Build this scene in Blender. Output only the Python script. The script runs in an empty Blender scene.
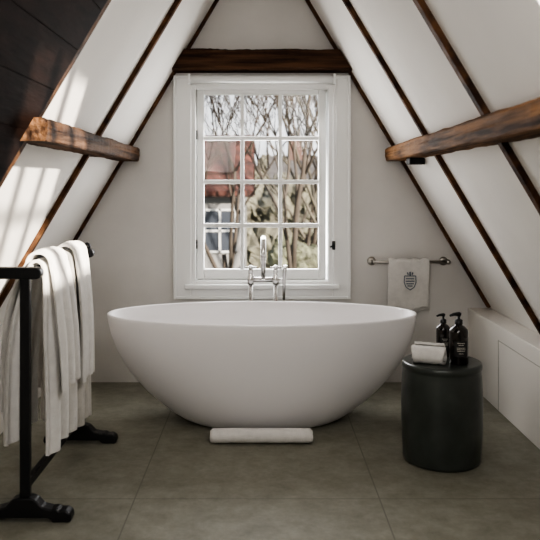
import bpy, bmesh, math, random
from mathutils import Vector, Matrix
random.seed(7)
S=bpy.context.scene
COL=S.collection

# ---------------------------------------------------------------- materials
def mat(name,col,rough=.6,metal=0,bump=0,bscale=20,var=0,vscale=4,coat=0,spec=.5,stretch=None,sheen=0,col2=None,bd=.01,lo=.35,hi=.65):
    m=bpy.data.materials.new(name); m.use_nodes=True
    nt=m.node_tree; b=nt.nodes['Principled BSDF']
    b.inputs['Base Color'].default_value=(*col,1)
    b.inputs['Roughness'].default_value=rough
    b.inputs['Metallic'].default_value=metal
    b.inputs['Coat Weight'].default_value=coat
    b.inputs['Coat Roughness'].default_value=.2
    b.inputs['Specular IOR Level'].default_value=spec
    b.inputs['Sheen Weight'].default_value=sheen
    tc=nt.nodes.new('ShaderNodeTexCoord'); mp=nt.nodes.new('ShaderNodeMapping')
    nt.links.new(tc.outputs['Object'],mp.inputs[0])
    if stretch: mp.inputs['Scale'].default_value=stretch
    if var or col2:
        n=nt.nodes.new('ShaderNodeTexNoise'); n.inputs['Scale'].default_value=vscale; n.inputs['Detail'].default_value=10
        nt.links.new(mp.outputs[0],n.inputs[0])
        r=nt.nodes.new('ShaderNodeValToRGB')
        c2=col2 if col2 else tuple(c*(1-var) for c in col)
        r.color_ramp.elements[0].position=lo; r.color_ramp.elements[1].position=hi
        r.color_ramp.elements[0].color=(*c2,1); r.color_ramp.elements[1].color=(*col,1)
        nt.links.new(n.outputs[0],r.inputs[0]); nt.links.new(r.outputs[0],b.inputs['Base Color'])
    if bump:
        n2=nt.nodes.new('ShaderNodeTexNoise'); n2.inputs['Scale'].default_value=bscale; n2.inputs['Detail'].default_value=8
        nt.links.new(mp.outputs[0],n2.inputs[0])
        bp=nt.nodes.new('ShaderNodeBump'); bp.inputs['Strength'].default_value=bump; bp.inputs['Distance'].default_value=bd
        nt.links.new(n2.outputs[0],bp.inputs['Height']); nt.links.new(bp.outputs[0],b.inputs['Normal'])
    return m

PLASTER=mat('plaster_white',(.68,.66,.635),.85,bump=.12,bscale=14,var=.06,vscale=3)
SLOPEM=mat('slope_paint',(.77,.745,.71),.8,bump=.1,bscale=10,var=.05,vscale=2)
PAINT=mat('window_paint',(.80,.80,.785),.4)
KNEE=mat('knee_paint',(.72,.69,.645),.7,bump=.05,bscale=20)
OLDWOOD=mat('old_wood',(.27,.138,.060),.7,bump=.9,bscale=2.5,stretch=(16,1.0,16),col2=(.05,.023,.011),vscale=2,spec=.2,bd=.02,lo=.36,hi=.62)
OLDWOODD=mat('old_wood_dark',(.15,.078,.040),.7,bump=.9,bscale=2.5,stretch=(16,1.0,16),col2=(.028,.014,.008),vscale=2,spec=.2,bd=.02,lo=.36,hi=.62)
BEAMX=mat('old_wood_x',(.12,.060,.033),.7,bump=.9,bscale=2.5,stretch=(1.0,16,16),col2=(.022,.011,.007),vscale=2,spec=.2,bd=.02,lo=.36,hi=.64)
RAFT=mat('rafter_wood',(.15,.072,.032),.65,bump=.6,bscale=12,stretch=(3,3,3),col2=(.028,.013,.008),vscale=4,spec=.2,bd=.015)
DARKPL=mat('dark_plank',(.018,.0080,.0055),.75,bump=.4,bscale=6,stretch=(6,1,6),col2=(.007,.003,.002),vscale=4,spec=.15)
TUB=mat('tub_stone_resin',(.80,.78,.78),.42,coat=.08)
CHROME=mat('chrome',(.66,.65,.64),.14,metal=1)
NICKEL=mat('brushed_nickel',(.42,.40,.37),.3,metal=1)
TOWEL=mat('terry_towel',(.80,.775,.74),.95,bump=.8,bscale=260,sheen=.4,var=.08,vscale=30)
TOWELG=mat('terry_towel_warm',(.70,.67,.62),.95,bump=.8,bscale=260,sheen=.4,var=.1,vscale=30)
EMB=mat('embroidery',(.16,.19,.23),.9)
BLACKM=mat('black_iron',(.010,.010,.011),.42,bump=.15,bscale=60)
STOOL=mat('stool_glaze',(.052,.060,.054),.30,coat=.15,bump=.10,bscale=30,var=.30,vscale=10)
BOTTLE=mat('amber_glass',(.012,.008,.006),.12,coat=.5)
PUMP=mat('pump_black',(.010,.010,.011),.35)
LABEL=mat('label',(.42,.40,.36),.7)
LABELD=mat('label_dark',(.02,.02,.02),.6)
BARK=mat('bark',(.070,.056,.044),.9,var=.4,vscale=3)
BARK2=mat('bark_pale',(.11,.097,.075),.9,var=.4,vscale=3)
IVY=mat('ivy_leaf',(.13,.135,.085),.8,col2=(.065,.065,.045),vscale=5,bump=1,bscale=6)
HEDGE=mat('hedge_leaf',(.14,.135,.10),.9,col2=(.07,.064,.05),vscale=3,bump=1,bscale=6)
GRASS=mat('lawn',(.08,.10,.05),.95,var=.4,vscale=1)
HWALL=mat('house_render',(.20,.195,.19),.9,var=.15,vscale=1)
HWIN=mat('house_glass',(.04,.045,.055),.15)
EXTP=mat('house_trim_paint',(.45,.45,.44),.6)

def brickmat(name,c1,c2,mort,scale,w=.22,h=.07,ms=.012):
    m=bpy.data.materials.new(name); m.use_nodes=True; nt=m.node_tree; b=nt.nodes['Principled BSDF']
    tc=nt.nodes.new('ShaderNodeTexCoord'); sp=nt.nodes.new('ShaderNodeSeparateXYZ'); cb=nt.nodes.new('ShaderNodeCombineXYZ')
    nt.links.new(tc.outputs['Object'],sp.inputs[0])
    ad=nt.nodes.new('ShaderNodeMath'); nt.links.new(sp.outputs[0],ad.inputs[0]); nt.links.new(sp.outputs[1],ad.inputs[1])
    nt.links.new(ad.outputs[0],cb.inputs[0]); nt.links.new(sp.outputs[2],cb.inputs[1])
    k=nt.nodes.new('ShaderNodeTexBrick'); k.inputs['Color1'].default_value=(*c1,1); k.inputs['Color2'].default_value=(*c2,1); k.inputs['Mortar'].default_value=(*mort,1)
    k.inputs['Scale'].default_value=scale; k.inputs['Brick Width'].default_value=w; k.inputs['Row Height'].default_value=h; k.inputs['Mortar Size'].default_value=ms
    nt.links.new(cb.outputs[0],k.inputs['Vector']); nt.links.new(k.outputs[0],b.inputs['Base Color']); b.inputs['Roughness'].default_value=.9
    return m
ROOFT=brickmat('roof_tiles',(.12,.047,.035),(.075,.031,.024),(.035,.018,.014),1,.30,.34,.04)
SLATE=brickmat('slate_tiles',(.09,.085,.08),(.07,.065,.062),(.04,.035,.035),1,.25,.3,.03)
BRICK=brickmat('brick_wall',(.13,.055,.040),(.08,.035,.027),(.10,.09,.08),1,.30,.10,.018)

def floormat():
    m=bpy.data.materials.new('stone_tile'); m.use_nodes=True; nt=m.node_tree; b=nt.nodes['Principled BSDF']
    tc=nt.nodes.new('ShaderNodeTexCoord'); sp=nt.nodes.new('ShaderNodeSeparateXYZ'); nt.links.new(tc.outputs['Object'],sp.inputs[0])
    def line(out,off):
        a=nt.nodes.new('ShaderNodeMath'); a.operation='ADD'; a.inputs[1].default_value=off; nt.links.new(out,a.inputs[0])
        f=nt.nodes.new('ShaderNodeMath'); f.operation='FRACT'; nt.links.new(a.outputs[0],f.inputs[0])
        s=nt.nodes.new('ShaderNodeMath'); s.operation='SUBTRACT'; s.inputs[1].default_value=.5; nt.links.new(f.outputs[0],s.inputs[0])
        ab=nt.nodes.new('ShaderNodeMath'); ab.operation='ABSOLUTE'; nt.links.new(s.outputs[0],ab.inputs[0])
        l=nt.nodes.new('ShaderNodeMath'); l.operation='LESS_THAN'; l.inputs[1].default_value=.0028; nt.links.new(ab.outputs[0],l.inputs[0])
        return l
    l1=line(sp.outputs[0],.02+10); l2=line(sp.outputs[1],10+.30)
    mx=nt.nodes.new('ShaderNodeMath'); mx.operation='MAXIMUM'; nt.links.new(l1.outputs[0],mx.inputs[0]); nt.links.new(l2.outputs[0],mx.inputs[1])
    n=nt.nodes.new('ShaderNodeTexNoise'); n.inputs['Scale'].default_value=7; n.inputs['Detail'].default_value=15; n.inputs['Roughness'].default_value=.82
    nt.links.new(tc.outputs['Object'],n.inputs[0])
    r=nt.nodes.new('ShaderNodeValToRGB'); r.color_ramp.elements[0].position=.36; r.color_ramp.elements[1].position=.66
    r.color_ramp.elements[0].color=(.160,.154,.120,1); r.color_ramp.elements[1].color=(.285,.275,.226,1)
    nt.links.new(n.outputs[0],r.inputs[0])
    mi=nt.nodes.new('ShaderNodeMix'); mi.data_type='RGBA'; nt.links.new(mx.outputs[0],mi.inputs[0]); nt.links.new(r.outputs[0],mi.inputs[6]); mi.inputs[7].default_value=(.145,.138,.112,1)
    nt.links.new(mi.outputs[2],b.inputs['Base Color'])
    b.inputs['Roughness'].default_value=.5
    bp=nt.nodes.new('ShaderNodeBump'); bp.inputs['Strength'].default_value=.25; bp.inputs['Distance'].default_value=.01
    nt.links.new(n.outputs[0],bp.inputs['Height']); nt.links.new(bp.outputs[0],b.inputs['Normal'])
    return m
FLOOR=floormat()

def glassmat():
    m=bpy.data.materials.new('pane_glass'); m.use_nodes=True; nt=m.node_tree
    for n in list(nt.nodes): nt.nodes.remove(n)
    o=nt.nodes.new('ShaderNodeOutputMaterial'); t=nt.nodes.new('ShaderNodeBsdfTransparent'); g=nt.nodes.new('ShaderNodeBsdfGlossy')
    g.inputs['Roughness'].default_value=.02; mx=nt.nodes.new('ShaderNodeMixShader'); mx.inputs[0].default_value=.006
    nt.links.new(t.outputs[0],mx.inputs[1]); nt.links.new(g.outputs[0],mx.inputs[2]); nt.links.new(mx.outputs[0],o.inputs[0])
    return m
GLASS=glassmat()

# ---------------------------------------------------------------- mesh helpers
def add(name,bm,m,smooth=False,parent=None,bevel=0):
    bmesh.ops.recalc_face_normals(bm,faces=bm.faces)
    me=bpy.data.meshes.new(name); bm.to_mesh(me); bm.free()
    if smooth:
        for p in me.polygons: p.use_smooth=True
    ob=bpy.data.objects.new(name,me); COL.objects.link(ob); me.materials.append(m)
    if bevel:
        md=ob.modifiers.new('bevel','BEVEL'); md.width=bevel; md.segments=3; md.limit_method='ANGLE'
    if parent: ob.parent=parent
    return ob
def group(name):
    e=bpy.data.objects.new(name,None); e.empty_display_size=.1; COL.objects.link(e); return e
def bbox(bm,lo,hi):
    vs=[bm.verts.new((x,y,z)) for x in (lo[0],hi[0]) for y in (lo[1],hi[1]) for z in (lo[2],hi[2])]
    for f in ((0,1,3,2),(4,6,7,5),(0,4,5,1),(2,3,7,6),(0,2,6,4),(1,5,7,3)): bm.faces.new([vs[i] for i in f])
def box(name,lo,hi,m,parent=None,bevel=0):
    bm=bmesh.new(); bbox(bm,lo,hi); return add(name,bm,m,False,parent,bevel)
def boxes(name,lst,m,parent=None,bevel=0):
    bm=bmesh.new()
    for lo,hi in lst: bbox(bm,lo,hi)
    return add(name,bm,m,False,parent,bevel)
def prism(bm,poly,axis,a,b):
    def P(u,v,w): return (w,u,v) if axis=='x' else (u,w,v)
    A=[bm.verts.new(P(u,v,a)) for u,v in poly]; B=[bm.verts.new(P(u,v,b)) for u,v in poly]
    bm.faces.new(A); bm.faces.new(B[::-1])
    n=len(poly)
    for i in range(n): bm.faces.new((A[i],A[(i+1)%n],B[(i+1)%n],B[i]))
def lathe(name,prof,m,loc=(0,0,0),seg=48,parent=None,sx=1,sy=1):
    bm=bmesh.new(); rings=[]
    for r,z in prof:
        if r<1e-5: rings.append([bm.verts.new((loc[0],loc[1],loc[2]+z))])
        else: rings.append([bm.verts.new((loc[0]+sx*r*math.cos(2*math.pi*i/seg),loc[1]+sy*r*math.sin(2*math.pi*i/seg),loc[2]+z)) for i in range(seg)])
    for a,b in zip(rings,rings[1:]):
        for i in range(seg):
            j=(i+1)%seg
            if len(a)==1 and len(b)==1: continue
            if len(a)==1: bm.faces.new((a[0],b[i],b[j]))
            elif len(b)==1: bm.faces.new((a[i],a[j],b[0]))
            else: bm.faces.new((a[i],a[j],b[j],b[i]))
    return add(name,bm,m,True,parent)
def tube_bm(bm,pts,rad,seg=12):
    pts=[Vector(p) for p in pts]; n=len(pts)
    if not isinstance(rad,(list,tuple)): rad=[rad]*n
    T=[(pts[min(i+1,n-1)]-pts[max(i-1,0)]).normalized() for i in range(n)]
    up=Vector((0,0,1)) if abs(T[0].z)<.9 else Vector((1,0,0))
    N=T[0].cross(up).normalized(); rings=[]
    for i in range(n):
        N=(N-T[i]*N.dot(T[i])).normalized(); B=T[i].cross(N)
        rings.append([bm.verts.new(pts[i]+(N*math.cos(2*math.pi*k/seg)+B*math.sin(2*math.pi*k/seg))*rad[i]) for k in range(seg)])
    for a,b in zip(rings,rings[1:]):
        for k in range(seg): bm.faces.new((a[k],a[(k+1)%seg],b[(k+1)%seg],b[k]))
    if seg>2: bm.faces.new(rings[0][::-1]); bm.faces.new(rings[-1])
def tube(name,pts,rad,m,parent=None,seg=16):
    bm=bmesh.new(); tube_bm(bm,pts,rad,seg); return add(name,bm,m,True,parent)

# ---------------------------------------------------------------- room geometry
EYE=1.27; K=1.69; APX=EYE+1.026*K
def sx(z): return (APX-z)/K
NX,NZ=K/math.hypot(K,1),1/math.hypot(K,1)
YB=-6.6
box('floor',(-1.9,YB,-.1),(1.9,.25,0),FLOOR)
HX0,HX1,HZ0,HZ1=-.445,.435,.655,1.93
bm=bmesh.new()
prism(bm,[(-sx(0),0),(HX0,0),(HX0,APX+K*HX0)],'y',0,.25)
prism(bm,[(sx(0),0),(HX1,0),(HX1,APX-K*HX1)],'y',0,.25)
prism(bm,[(HX0,0),(HX1,0),(HX1,HZ0),(HX0,HZ0)],'y',0,.25)
prism(bm,[(HX0,HZ1),(HX1,HZ1),(HX1,APX-K*HX1),(0,APX),(HX0,APX+K*HX0)],'y',0,.25)
add('wall_back',bm,PLASTER)
RX,RZ0,RZ1=.42,.9,1.7  # opening added in the unseen rear wall to let world light in
bm=bmesh.new()
prism(bm,[(-sx(0),0),(-RX,0),(-RX,APX-K*RX)],'y',YB-.15,YB)
prism(bm,[(sx(0),0),(RX,0),(RX,APX-K*RX)],'y',YB-.15,YB)
prism(bm,[(-RX,0),(RX,0),(RX,RZ0),(-RX,RZ0)],'y',YB-.15,YB)
prism(bm,[(-RX,RZ1),(RX,RZ1),(RX,APX-K*RX),(0,APX),(-RX,APX-K*RX)],'y',YB-.15,YB)
add('wall_front',bm,PLASTER)
def slab(bm,side,y0,y1,z0,z1,off,th):
    a=(side*(sx(z0)+NX*off),z0+NZ*off); b=(side*(sx(z1)+NX*off),z1+NZ*off)
    c=(side*(sx(z1)+NX*(off+th)),z1+NZ*(off+th)); d=(side*(sx(z0)+NX*(off+th)),z0+NZ*(off+th))
    prism(bm,[a,b,c,d],'y',y0,y1)
def roofside(name,sd,SY0,SY1,SZ0,SZ1,wname):
    bm=bmesh.new()
    slab(bm,sd,YB,SY0,-.02,APX,0,.12); slab(bm,sd,SY1,.25,-.02,APX,0,.12)
    slab(bm,sd,SY0,SY1,-.02,SZ0,0,.12); slab(bm,sd,SY0,SY1,SZ1,APX,0,.12)
    r=add(name,bm,SLOPEM)
    g=group(wname); bm=bmesh.new()
    for i in range(4):
        y=SY0+.02+(SY1-SY0-.04)*i/3; slab(bm,sd,y-.018,y+.018,SZ0,SZ1,.03,.05)
    for i in range(3):
        z=SZ0+.02+(SZ1-SZ0-.04)*i/2; slab(bm,sd,SY0,SY1,z-.016,z+.016,.03,.05)
    add('skylight_bars',bm,PAINT,parent=g)
    return r
SY0,SY1,SZ0,SZ1=-3.75,-2.85,1.66,2.35
CR=roofside('ceiling_right',1,SY0,SY1,SZ0,SZ1,'window_2')
CL=roofside('ceiling_left',-1,-5.1,-4.2,1.4,2.2,'added_skylight_left')  # left skylight opening added behind the camera to brighten the tub's left

for sd,nm in ((1,'right'),(-1,'left')):
    g=group('wall_knee_'+nm)
    x0,x1=sorted((sd*1.346,sd*1.49))
    box('knee_body',(x0,YB,0),(x1,0,.486),KNEE,g,.004)
    if sd==1:
        bm=bmesh.new(); xi=1.346
        for (ya,yb) in ((-1.75,-.62),):
            for (p,q) in (((ya,.40),(yb,.405)),((yb-.005,.0),(yb,.405)),((ya,.0),(ya+.005,.405))):
                bbox(bm,(xi-.002,p[0],p[1]),(xi+.004,q[0],q[1]))
        add('panel_joint',bm,mat('joint_line',(.42,.40,.36),.8),parent=g)  # darker strips drawn as the panel's joint lines

RY=[-.028,-.98,-2.02,-3.05,-4.1,-5.2]
rw=[.040,.038,.048,.05,.06,.06]
for sd,par in ((1,CR),(-1,CL)):
    for i,y in enumerate(RY):
        if i==3 or (sd==-1 and i==4): continue
        bm=bmesh.new()
        slab(bm,sd,y-rw[i]/2,y+rw[i]/2,.50,APX-.03,-(.024 if i else .018),.03 if i else .024)
        add('rafter',bm,RAFT,parent=par,bevel=.003)
bm=bmesh.new()
for k in range(14):
    z0=.9+.15*k
    if z0+.15>APX-.03: break
    slab(bm,-1,-3.9,-2.05,z0,z0+.149,-.028,.027)
add('wall_plank_lining',bm,DARKPL,bevel=.002)
def purlin(name,sd,y0,y1,mt):
    bm=bmesh.new(); N=70
    zc=1.487; rings=[]
    random.seed(3 if sd>0 else 4)
    a1=a2=0
    for i in range(N+1):
        y=y0+(y1-y0)*i/N
        a1=a1*.8+random.uniform(-.0018,.0018); a2=a2*.8+random.uniform(-.0018,.0018)
        wob=.004*math.sin(y*3+sd)+a1
        h=.045+a2; xi=sx(zc)-.105+wob; 
        pts=[(xi+.006,zc-h+.007),(xi+.014+a2,zc-h),(sx(zc-h)-.001,zc-h),(sx(zc+h)-.001,zc+h),(xi+.014,zc+h+a1),(xi+.002,zc+h-.010),(xi+a1,zc+.012),(xi+.003,zc+.004+a2),(xi,zc-.004)]
        rings.append([bm.verts.new((sd*p[0],y,p[1])) for p in pts])
    n=len(rings[0])
    for a,b in zip(rings,rings[1:]):
        for k in range(n): bm.faces.new((a[k],a[(k+1)%n],b[(k+1)%n],b[k]))
    bm.faces.new(rings[0]); bm.faces.new(rings[-1][::-1])
    return add(name,bm,mt)
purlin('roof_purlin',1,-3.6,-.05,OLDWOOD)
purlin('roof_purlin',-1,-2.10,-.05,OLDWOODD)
box('beam_bracket',(.84,-.62,1.405),(.93,-.52,1.442),BLACKM,bevel=.005)
# tie beam on the gable
zt=2.09
bm=bmesh.new(); N=60
def tx(z,t): return t*(sx(z)-.004)
rings=[]; a1=a2=0
for i in range(N+1):
    t=-1+2*i/N; a1=a1*.8+random.uniform(-.0018,.0018); a2=a2*.8+random.uniform(-.0018,.0018); w=.003*math.sin(5*t)+a1
    rings.append([bm.verts.new(p) for p in ((tx(zt-.060,t),-.12,zt-.056+w),(tx(zt-.065,t),-.112+a2,zt-.066+w),(tx(zt-.068,t),-.001,zt-.068),(tx(zt+.068,t),-.001,zt+.068),(tx(zt+.066,t),-.110,zt+.066+w+a2),(tx(zt+.056,t),-.12+a2,zt+.054+w))])
for a,b in zip(rings,rings[1:]):
    for k in range(6): bm.faces.new((a[k],a[(k+1)%6],b[(k+1)%6],b[k]))
bm.faces.new(rings[0]); bm.faces.new(rings[-1][::-1])
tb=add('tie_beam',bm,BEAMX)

# ---------------------------------------------------------------- window
w1=group('window_1')
def frame(name,x0,x1,z0,z1,w,y0,y1,m,par,bevel=.004,wb=None,wt=None):
    wb=wb or w; wt=wt or w
    return boxes(name,[((x0,y0,z0),(x0+w,y1,z1)),((x1-w,y0,z0),(x1,y1,z1)),((x0+w,y0,z0),(x1-w,y1,z0+wb)),((x0+w,y0,z1-wt),(x1-w,y1,z1))],m,par,bevel)
frame('casing',-.575,.575,.55,2.0,.115,-.035,0.0,PAINT,w1,.006,wb=.09,wt=.06)
frame('casing_bead',-.575,.575,.55,2.0,.018,-.05,-.03,PAINT,w1,.004)
frame('inner_jamb',-.462,.462,.635,1.945,.030,-.02,.20,PAINT,w1,.004)
box('window_sill',(-.50,-.062,.615),(.50,-.0,.645),PAINT,w1,.006)
SX0,SX1,ZS0,ZS1=-.43,.42,.668,1.93
frame('sash',SX0,SX1,ZS0,ZS1,.048,.03,.075,PAINT,w1,.006,wb=.068,wt=.045)
px0,px1,pz0,pz1=SX0+.048,SX1-.048,ZS0+.068,ZS1-.045
L=[]
for i in (1,2):
    x=px0+(px1-px0)*i/3; L.append(((x-.012,.036,pz0),(x+.012,.07,pz1)))
for i in (1,2,3):
    z=pz0+(pz1-pz0)*i/4; L.append(((px0,.034,z-.013),(px1,.068,z+.013)))
boxes('glazing_bars',L,PAINT,w1,.003)
box('glass_pane',(px0,.052,pz0),(px1,.055,pz1),GLASS,w1)
tube('blind_roller',[(-.46,-.07,1.972),(.46,-.07,1.972)],.026,PAINT,w1,20)
boxes('blind_bracket',[((-.475,-.1,1.94),(-.46,-.03,2.003)),((.46,-.1,1.94),(.475,-.03,2.003))],PAINT,w1,.003)
tube('blind_cord',[(.482,-.065,1.97),(.482,-.065,1.45)],.0025,PAINT,w1,6)
for z in (1.62,.90):
    boxes('hinge',[((-.440,.010,z-.03),(-.425,.032,z+.03))],BLACKM,w1,.003)
box('latch_plate',(.455,-.047,.87),(.475,-.03,.925),BLACKM,w1,.003)
tube('latch_handle',[(.467,-.05,.90),(.467,-.07,.90),(.45,-.073,.895),(.438,-.073,.89)],.005,BLACKM,w1,10)

# ---------------------------------------------------------------- bathtub
prof=[(.36,.205,0),(.40,.235,.006),(.445,.26,.025),(.505,.285,.062),(.575,.315,.118),(.64,.338,.175),(.70,.357,.24),(.752,.372,.31),(.797,.385,.39),(.828,.394,.47),(.845,.399,.54),(.851,.401,.575),(.850,.400,.583),(.845,.396,.586),(.838,.389,.585),(.833,.383,.578),(.82,.372,.52),(.79,.35,.40),(.73,.315,.27),(.64,.27,.185),(.5,.21,.145),(.3,.13,.13),(.05,.03,.125)]
bm=bmesh.new(); rings=[]; seg=96; TY=-.75
for a,b,z in prof:
    rings.append([bm.verts.new((a*math.cos(2*math.pi*i/seg),TY+b*math.sin(2*math.pi*i/seg),z)) for i in range(seg)])
for r,s_ in zip(rings,rings[1:]):
    for i in range(seg): bm.faces.new((r[i],r[(i+1)%seg],s_[(i+1)%seg],s_[i]))
bm.faces.new(rings[0][::-1]); bm.faces.new(rings[-1])
tub=add('freestanding_bathtub',bm,TUB,True)
lathe('drain',[(0,.128),(.03,.13),(.032,.127)],CHROME,(0,TY,0),24,tub)

# ---------------------------------------------------------------- tub filler
fa=group('bathtub_faucet'); FY=-.235
for x in (-.07,.085):
    tube('standpipe',[(x,FY,0),(x,FY,.72)],.013,CHROME,fa)
    lathe('floor_flange',[(0,0),(.035,0),(.035,.006),(.022,.014),(.014,.016)],CHROME,(x,FY,0),24,fa)
    lathe('valve_body',[(0,-.03),(.02,-.03),(.022,-.01),(.022,.02),(.017,.03),(.015,.05),(.018,.055),(.018,.065),(0,.068)],CHROME,(x,FY,.70),24,fa)
tube('cross_body',[(-.07,FY,.70),(.085,FY,.70)],.016,CHROME,fa)
sp=[(.008,FY,.70),(.008,FY,.88)]
for i in range(1,13):
    a=math.pi*i/12; sp.append((.008,FY-.085+.085*math.cos(a),.88+.085*math.sin(a)))
sp.append((.008,FY-.17,.85))
tube('spout',sp,.0155,CHROME,fa)
for x in (-.07,.085):
    bm=bmesh.new()
    tube_bm(bm,[(x-.036,FY,.775),(x+.036,FY,.775)],.007,10); tube_bm(bm,[(x,FY-.036,.775),(x,FY+.036,.775)],.007,10)
    add('cross_handle',bm,CHROME,True,fa)
    lathe('handle_cap',[(0,-.012),(.013,-.012),(.014,.008),(.008,.014),(0,.016)],CHROME,(x,FY,.775),20,fa)
tube('hand_shower',[(.135,FY-.02,.58),(.137,FY-.02,.70),(.140,FY-.03,.76),(.143,FY-.045,.79)],[.009,.010,.012,.014],CHROME,fa)
tube('hand_shower_holder',[(.085,FY,.70),(.135,FY-.02,.70)],.008,CHROME,fa)
hs=[(.135,FY-.02,.58)]
for i in range(1,16):
    t=i/15; hs.append((.135-.05*t+.05*math.sin(t*math.pi),FY-.02+.01*t,.58-.36*math.sin(t*math.pi*.62)+.03*t))
hs.append((.09,FY,.30))
tube('shower_hose',hs,.006,NICKEL,fa,8)

# ---------------------------------------------------------------- rolled towels
def roll(name,c,length,r,flat=1.0,turns=3.2,m=TOWEL,th=.010,rot=0,parent=None):
    bm=bmesh.new(); NT=int(26*turns); NL=30; 
    grid=[]
    for j in range(NL+1):
        u=-.5+j/NL; row=[]
        for i in range(NT+1):
            t=i/NT; a=2*math.pi*turns*t-1.2; rr=r*(.12+.88*t)
            wv=1+.012*math.sin(9*u+3*a)+.012*math.sin(23*u+a)
            jx=.005*math.sin(a*1.7)*(1 if u>0 else -1)*min(1,abs(u)*2)
            row.append(bm.verts.new((u*length+jx,rr*math.cos(a)*wv,rr*math.sin(a)*flat*wv)))
        grid.append(row)
    for j in range(NL):
        for i in range(NT): bm.faces.new((grid[j][i],grid[j][i+1],grid[j+1][i+1],grid[j+1][i]))
    zmin=min(v.co.z for v in bm.verts)
    bmesh.ops.rotate(bm,verts=bm.verts,cent=(0,0,0),matrix=Matrix.Rotation(rot,3,'Z'))
    bmesh.ops.translate(bm,verts=bm.verts,vec=(c[0],c[1],c[2]-zmin+.001))
    ob=add(name,bm,m,True,parent); md=ob.modifiers.new('s','SOLIDIFY'); md.thickness=th; md.offset=0
    return ob
roll('rolled_bath_mat',(-.003,-1.145,.006),.50,.042,.80,3,TOWEL,.009)

# ---------------------------------------------------------------- stool
SXc,SYc=.842,-1.36
lathe('drum_side_table',[(0,0),(.165,0),(.174,.006),(.178,.02),(.182,.08),(.186,.18),(.187,.25),(.186,.33),(.183,.40),(.179,.425),(.180,.430),(.184,.436),(.184,.452),(.179,.460),(.170,.462),(.0,.462)],STOOL,(SXc,SYc,0),96)
def bottle(x,y,z,r,h):
    g=group('soap_pump_bottle')
    lathe('bottle_body',[(0,0),(r*.9,0),(r,.006),(r,h*.62),(r*.96,h*.67),(r*.6,h*.735),(r*.36,h*.755),(r*.36,h*.79)],BOTTLE,(x,y,z),40,g)
    lathe('pump_collar',[(r*.42,h*.77),(r*.42,h*.85),(r*.3,h*.865),(r*.14,h*.87),(r*.14,h*.95),(0,h*.95)],PUMP,(x,y,z),24,g)
    tube('pump_nozzle',[(x+r*.2,y,z+h*.955),(x,y,z+h*.965),(x-r*.5,y-.004,z+h*.965),(x-r*1.0,y-.008,z+h*.94)],[r*.22,r*.24,r*.17,r*.12],PUMP,g,12)
    bm=bmesh.new(); n=16; R=r+.0006
    A=[];B=[]
    for i in range(n+1):
        a=-math.pi/2-.75+1.5*i/n
        A.append(bm.verts.new((x+R*math.cos(a),y+R*math.sin(a),z+h*.16))); B.append(bm.verts.new((x+R*math.cos(a),y+R*math.sin(a),z+h*.46)))
    for i in range(n): bm.faces.new((A[i],A[i+1],B[i+1],B[i]))
    add('bottle_label',bm,LABELD,True,g)
    bm=bmesh.new(); R=r+.0012
    for zz,w in ((.42,.5),(.385,.35),(.33,.55),(.30,.55),(.27,.5),(.22,.3)):
        pa=[];pb=[]
        for i in range(9):
            a=-math.pi/2-w/1.2+2*w/1.2*i/8
            pa.append(bm.verts.new((x+R*math.cos(a),y+R*math.sin(a),z+h*zz))); pb.append(bm.verts.new((x+R*math.cos(a),y+R*math.sin(a),z+h*(zz+.013))))
        for i in range(8): bm.faces.new((pa[i],pa[i+1],pb[i+1],pb[i]))
    add('label_text',bm,LABEL,True,g)
bottle(.906,-1.42,.4625,.043,.235)
bottle(.872,-1.270,.4625,.034,.205)
roll('rolled_hand_towel',(.768,-1.42,.4665),.145,.050,.92,2.4,TOWEL,.012,rot=-.35)

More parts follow.
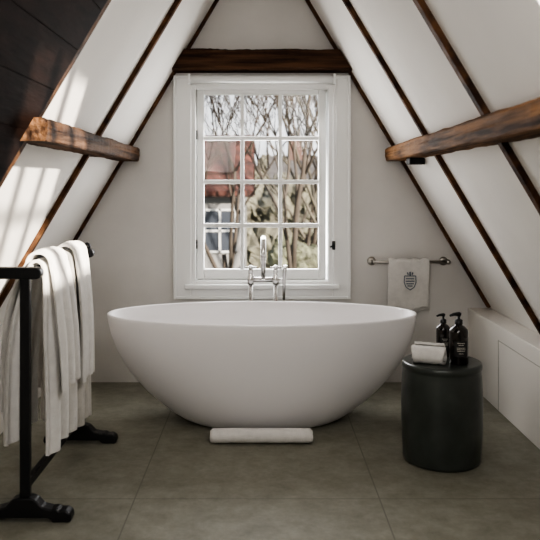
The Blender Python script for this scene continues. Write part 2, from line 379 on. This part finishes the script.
# ---------------------------------------------------------------- towel rail & towel on the wall
tr=group('towel_rail')
zr=.793; yr=-.07
tube('rail_bar',[(.70,yr,zr),(1.20,yr,zr)],.010,NICKEL,tr)
for x in (.715,1.185):
    tube('rail_post',[(x,-.006,zr),(x,yr,zr)],.009,NICKEL,tr)
    bm=bmesh.new(); tube_bm(bm,[(x,0,zr),(x,-.006,zr),(x,-.012,zr)],[.028,.028,.016],24); add('rail_flange',bm,NICKEL,True,tr)
for x in (.70,1.20):
    bm=bmesh.new(); bmesh.ops.create_uvsphere(bm,u_segments=16,v_segments=10,radius=.016,matrix=Matrix.Translation((x,yr,zr))); add('rail_finial',bm,NICKEL,True,tr)
def smoothstep(t): t=max(0,min(1,t)); return t*t*(3-2*t)
def drape(name,along,a0,a1,cross,ztop,zA,zB,r,ampl,sprA,sprB,m,th,seedv,flare=.0,waves=3.0,NU=48,NV=100,gather=0):
    random.seed(seedv); ph=[random.uniform(0,6.28) for _ in range(8)]
    LA=ztop-zA; LB=ztop-zB; arc=math.pi*r; tot=LA+LB+arc
    bm=bmesh.new(); G=[]
    for i in range(NV+1):
        s=tot*i/NV; row=[]
        if s<LA: side=-1; dep=LA-s; c=-r; z=ztop-dep
        elif s<LA+arc: a=math.pi*(s-LA)/arc; side=0; dep=0; c=-r*math.cos(a); z=ztop+r*math.sin(a)
        else: side=1; dep=s-LA-arc; c=r; z=ztop-dep
        k=smoothstep(dep/.30)
        for j in range(NU+1):
            u=j/NU
            w=(math.sin(2*math.pi*waves*u+ph[0 if side<=0 else 1]+dep*1.3)+.45*math.sin(2*math.pi*waves*2.1*u+ph[2]+dep*2)+.25*math.sin(2*math.pi*.7*u+ph[3]))
            spr=sprA if side<0 else sprB
            cc=c+ampl*(.15+.85*k)*w*(0 if side==0 else smoothstep(dep/.06)) + side*spr*(1-math.exp(-dep*6))
            if side>0: cc=max(cc,r*.9)
            if side<0: cc=min(cc,-r*.9)
            mid=(a0+a1)/2; half=(a1-a0)/2*(1+flare*k*(1 if side>0 else .6))
            al=mid+half*(2*u-1)+.012*k*math.sin(dep*6+ph[4]+side)
            zz=z+.008*math.sin(u*9+ph[5])*smoothstep(dep/.1)+(.0025*math.sin(u*31+dep*20))
            if dep<.05: zz+=.004*math.sin(u*22+ph[6])
            p=(al,cross+cc,zz) if along=='x' else (cross+cc,al,zz)
            row.append(bm.verts.new(p))
        G.append(row)
    for i in range(NV):
        for j in range(NU): bm.faces.new((G[i][j],G[i][j+1],G[i+1][j+1],G[i+1][j]))
    ob=add(name,bm,m,True)
    md=ob.modifiers.new('s','SOLIDIFY'); md.thickness=th; md.offset=1
    md=ob.modifiers.new('b','BEVEL'); md.width=th*.3; md.segments=2; md.limit_method='ANGLE'; md.angle_limit=1.0
    return ob
ht=drape('hanging_hand_towel','x',.815,1.075,yr,zr,.50,.475,.014,.003,.002,.002,TOWEL,.008,5,waves=1.5)
e=group('towel_emblem'); e.parent=ht
yy=yr-.014-.004-.014
bm=bmesh.new()
cx,cz=.948,.665
sh=[(-.036,.042),(.036,.042),(.038,.0),(.026,-.03),(0,-.048),(-.026,-.03),(-.038,.0)]
n=len(sh)
for i in range(n):
    a=sh[i]; b=sh[(i+1)%n]; tube_bm(bm,[(cx+a[0],yy,cz+a[1]),(cx+b[0],yy,cz+b[1])],.0028,6)
for dz,w in ((.024,.026),(.008,.028),(-.008,.024),(-.022,.016)):
    tube_bm(bm,[(cx-w,yy,cz+dz),(cx+w,yy,cz+dz)],.0032,6)
for dx in (-.012,.012): tube_bm(bm,[(cx+dx,yy,cz+.05),(cx+dx*1.5,yy,cz+.064)],.004,6)
tube_bm(bm,[(cx,yy,cz+.045),(cx,yy,cz+.068)],.005,6)
add('emblem_stitching',bm,EMB,parent=e)

# ---------------------------------------------------------------- towel stand
ts=group('towel_stand')
RXc=-.905; YN=-1.99; YF=-1.13; RZ=.945
def foot(y):
    poly=[(-.175,0),(-.165,.0),(-.11,0),(-.095,.016),(.095,.016),(.11,0),(.175,0),(.182,.012),(.178,.034),(.160,.046),(.135,.044),(.125,.052),(.105,.050),(.07,.058),(.045,.085),(.022,.092),(-.022,.092),(-.045,.085),(-.07,.058),(-.105,.050),(-.125,.052),(-.135,.044),(-.160,.046),(-.178,.034),(-.182,.012)]
    bm=bmesh.new(); prism(bm,[(RXc+p[0],p[1]) for p in poly],'y',y-.028,y+.028); add('stand_foot',bm,BLACKM,parent=ts,bevel=.006)
for y in (YN,YF):
    foot(y)
    box('stand_post',(RXc-.019,y-.014,.08),(RXc+.019,y+.014,.925),BLACKM,ts,.004)
    poly=[]
    for q in range(9):
        a=-math.pi/2+math.pi*q/8; poly.append((RXc+.045+.02*math.cos(a),.945+.022*math.sin(a)))
    for q in range(9):
        a=math.pi/2+math.pi*q/8; poly.append((RXc-.105+.02*math.cos(a),.945+.022*math.sin(a)))
    bm=bmesh.new(); prism(bm,poly,'y',y-.022,y+.022); add('stand_cap',bm,BLACKM,parent=ts,bevel=.005)
tube('stand_rail',[(RXc,YN,RZ),(RXc,YF,RZ)],.013,BLACKM,ts)
box('stand_stretcher',(RXc-.012,YN,.115),(RXc+.012,YF,.15),BLACKM,ts,.004)
lathe('stand_finial',[(0,-.01),(.016,0),(.02,.014),(.012,.028),(0,.034)],BLACKM,(RXc+.03,YF,.965),20,ts)

drape('draped_bath_towel','y',-1.86,-1.54,RXc,RZ,.24,.20,.022,.016,.085,.026,TOWEL,.012,11,flare=.08,waves=2.6)
drape('draped_bath_towel','y',-1.83,-1.58,RXc,RZ+.016,.36,.44,.042,.014,.115,.045,TOWEL,.012,23,flare=.10,waves=2.2)
drape('draped_bath_towel','y',-1.45,-1.20,RXc,RZ,.20,.16,.022,.016,.06,.022,TOWELG,.012,31,flare=.05,waves=2.4)
drape('draped_bath_towel','y',-1.43,-1.22,RXc,RZ+.016,.35,.38,.042,.012,.08,.030,TOWEL,.012,37,flare=.05,waves=2.0)

# ---------------------------------------------------------------- outdoors
GZ=-5.0
box('ground',(-60,.6,GZ-.2),(60,80,GZ),GRASS)
def house(name,x0,x1,y0,y1,zw,zr_,wallm,wins,roofm):
    g=group(name)
    box('house_walls',(x0,y0,GZ),(x1,y1,zw),wallm,g)
    bm=bmesh.new(); ym=(y0+y1)/2
    prism(bm,[(y0-.4,zw-.12),(ym,zr_),(y1+.4,zw-.12),(y1+.4,zw-.3),(ym,zr_-.2),(y0-.4,zw-.3)],'x',x0-.3,x1+.3)
    add('house_roof',bm,roofm,parent=g)
    box('chimney',(x0+1.0,ym-.4,zr_-.8),(x0+1.8,ym+.4,zr_+.9),BRICK,g)
    fr=[];gl=[]
    for (wx,wz) in wins:
        gl.append(((wx+.06,y0-.03,wz+.06),(wx+.94,y0+.05,wz+1.24)))
        fr+= [((wx,y0-.07,wz),(wx+.06,y0,wz+1.3)),((wx+.94,y0-.07,wz),(wx+1,y0,wz+1.3)),((wx,y0-.07,wz),(wx+1,y0,wz+.06)),((wx,y0-.07,wz+1.24),(wx+1,y0,wz+1.3)),((wx+.47,y0-.07,wz),(wx+.53,y0,wz+1.3)),((wx,y0-.07,wz+.62),(wx+1,y0,wz+.68))]
    boxes('house_window_glass',gl,HWIN,g); boxes('house_window_frames',fr,EXTP,g)
house('brick_house',-7.5,-.55,17,21.6,1.3,3.0,HWALL,[(-1.75,-.65),(-3.4,-.65),(-2.3,-3),(-4,-3)],ROOFT)
house('brick_house',.6,12,36,42,1.0,3.2,BRICK,[(1.6,-.6),(3.6,-.6),(3,-4)],SLATE)
def tree(name,base,h,seedv,m,spreadv=.5,depthmax=7,r0=.11):
    random.seed(seedv); bm=bmesh.new()
    def br(p,d,L,r,lev):
        n=4; pts=[p]; rr=[r]; q=p.copy(); dd=d.copy()
        for i in range(n):
            dd=(dd+Vector((random.uniform(-1,1),random.uniform(-1,1),random.uniform(-.4,.9)))*.14).normalized()
            q=q+dd*L/n; pts.append(q.copy()); rr.append(r*(1-.4*(i+1)/n))
        tube_bm(bm,pts,rr,6 if lev<2 else 3)
        if lev<depthmax:
            for k in range(3 if lev<5 else 2):
                nd=(dd+Vector((random.uniform(-1,1),random.uniform(-1,1),random.uniform(-.2,.9)))*spreadv*1.3).normalized()
                st=pts[random.choice((2,3,4,4))]
                br(st,nd,L*random.uniform(.62,.82),max(r*.56,.006),lev+1)
    br(Vector(base),Vector((0,0,1)),h,r0,0)
    add(name,bm,m,True)
tree('bare_tree',(.5,12,GZ),4.2,5,BARK,r0=.14)
tree('bare_tree',(1.9,13.5,GZ),4.5,8,BARK2,r0=.14)
tree('bare_tree',(-.6,15.2,GZ),4.5,12,BARK,r0=.12)
tree('bare_tree',(2.8,22,GZ),5.2,21,BARK2,r0=.15)
tree('bare_tree',(.8,22,GZ),5.2,22,BARK,r0=.15)
tree('bare_tree',(-3.2,13,GZ),4.4,33,BARK,r0=.13)
tree('bare_tree',(1.2,19,GZ),4.8,41,BARK,r0=.13)
def bushes(name,x0,x1,y,zt_,n,seedv,m,rmin=.5,rmax=1.1,dy=.6,zb=None):
    random.seed(seedv); bm=bmesh.new()
    for i in range(n):
        x=random.uniform(x0,x1); r=random.uniform(rmin,rmax)
        zz=random.uniform((GZ if zb is None else zb)+r,zt_-r)
        ret=bmesh.ops.create_icosphere(bm,subdivisions=3,radius=r,matrix=Matrix.Translation((x,y+random.uniform(-dy,dy),zz)))
        for v in ret['verts']:
            v.co+=Vector((random.uniform(-1,1),random.uniform(-1,1),random.uniform(-1,1)))*.14*r
    add(name,bm,m)
bushes('garden_hedge',-9,9,32,2.1,420,2,HEDGE)
bushes('ivy_bush',.35,3.0,16.6,-.1,150,9,IVY,.18,.42,.5)
bushes('distant_treeline',-25,25,48,3.8,400,4,HEDGE)

# ---------------------------------------------------------------- world and lights
W=bpy.data.worlds.new('World'); S.world=W; W.use_nodes=True; nt=W.node_tree; bg=nt.nodes['Background']
tc=nt.nodes.new('ShaderNodeTexCoord'); spx=nt.nodes.new('ShaderNodeSeparateXYZ'); rp=nt.nodes.new('ShaderNodeValToRGB')
nt.links.new(tc.outputs['Generated'],spx.inputs[0]); nt.links.new(spx.outputs[2],rp.inputs[0]); nt.links.new(rp.outputs[0],bg.inputs[0])
rp.color_ramp.elements[0].color=(.93,.94,.96,1); rp.color_ramp.elements[1].color=(.68,.77,.92,1); rp.color_ramp.elements[1].position=.8
bg.inputs[1].default_value=1.7
def area(name,loc,target,sx_,sy_,en,col,portal=False):
    l=bpy.data.lights.new(name,'AREA'); l.shape='RECTANGLE'; l.size=sx_; l.size_y=sy_; l.energy=en; l.color=col
    o=bpy.data.objects.new(name,l); COL.objects.link(o); o.location=loc
    o.rotation_euler=(Vector(target)-Vector(loc)).to_track_quat('-Z','Y').to_euler()
    if portal: l.cycles.is_portal=True
    return o
sd=Vector((-1.62,1.72,-.83)).normalized()
sl=bpy.data.lights.new('sun','SUN'); sl.energy=18; sl.angle=.025; sl.color=(1,.91,.79)
so=bpy.data.objects.new('sun',sl); COL.objects.link(so); so.rotation_euler=sd.to_track_quat('-Z','Y').to_euler(); so.location=(4,-6,6)
zc=(SZ0+SZ1)/2
area('portal_front',(0,.24,1.3),(0,-1,1.3),.88,1.28,1,(1,1,1),True)
area('portal_rear',(0,YB-.1,1.3),(0,0,1.3),.84,.8,1,(1,1,1),True)
area('skylight_fill_right',(sx(zc)+.02,-3.28,zc+.02),(-.9,-.9,.6),.7,.7,17,(1,.955,.90))  # added fill lamp inside the right skylight opening, lifts the room light
area('skylight_fill_left',(-sx(1.8)-.02,-4.65,1.82),(.2,-.9,.7),.8,.7,27,(1,.965,.925))  # added fill lamp for the tub's left, set in the added opening
area('front_window_glow',(0,.16,1.3),(0,-2,.6),.8,1.2,27,(1,.99,.985))

# ---------------------------------------------------------------- camera
cam=bpy.data.cameras.new('camera'); co=bpy.data.objects.new('camera',cam); COL.objects.link(co)
co.location=(0,-4.8,EYE); co.rotation_euler=(math.radians(90),0,0)
cam.sensor_width=36; cam.lens=734/540*36; cam.shift_x=8/540; cam.shift_y=-82/540
cam.dof.use_dof=True; cam.dof.focus_distance=4.0; cam.dof.aperture_fstop=3.6
S.camera=co
S.view_settings.view_transform='AgX'
try: S.view_settings.look='AgX - High Contrast'
except: pass
S.view_settings.exposure=-.08
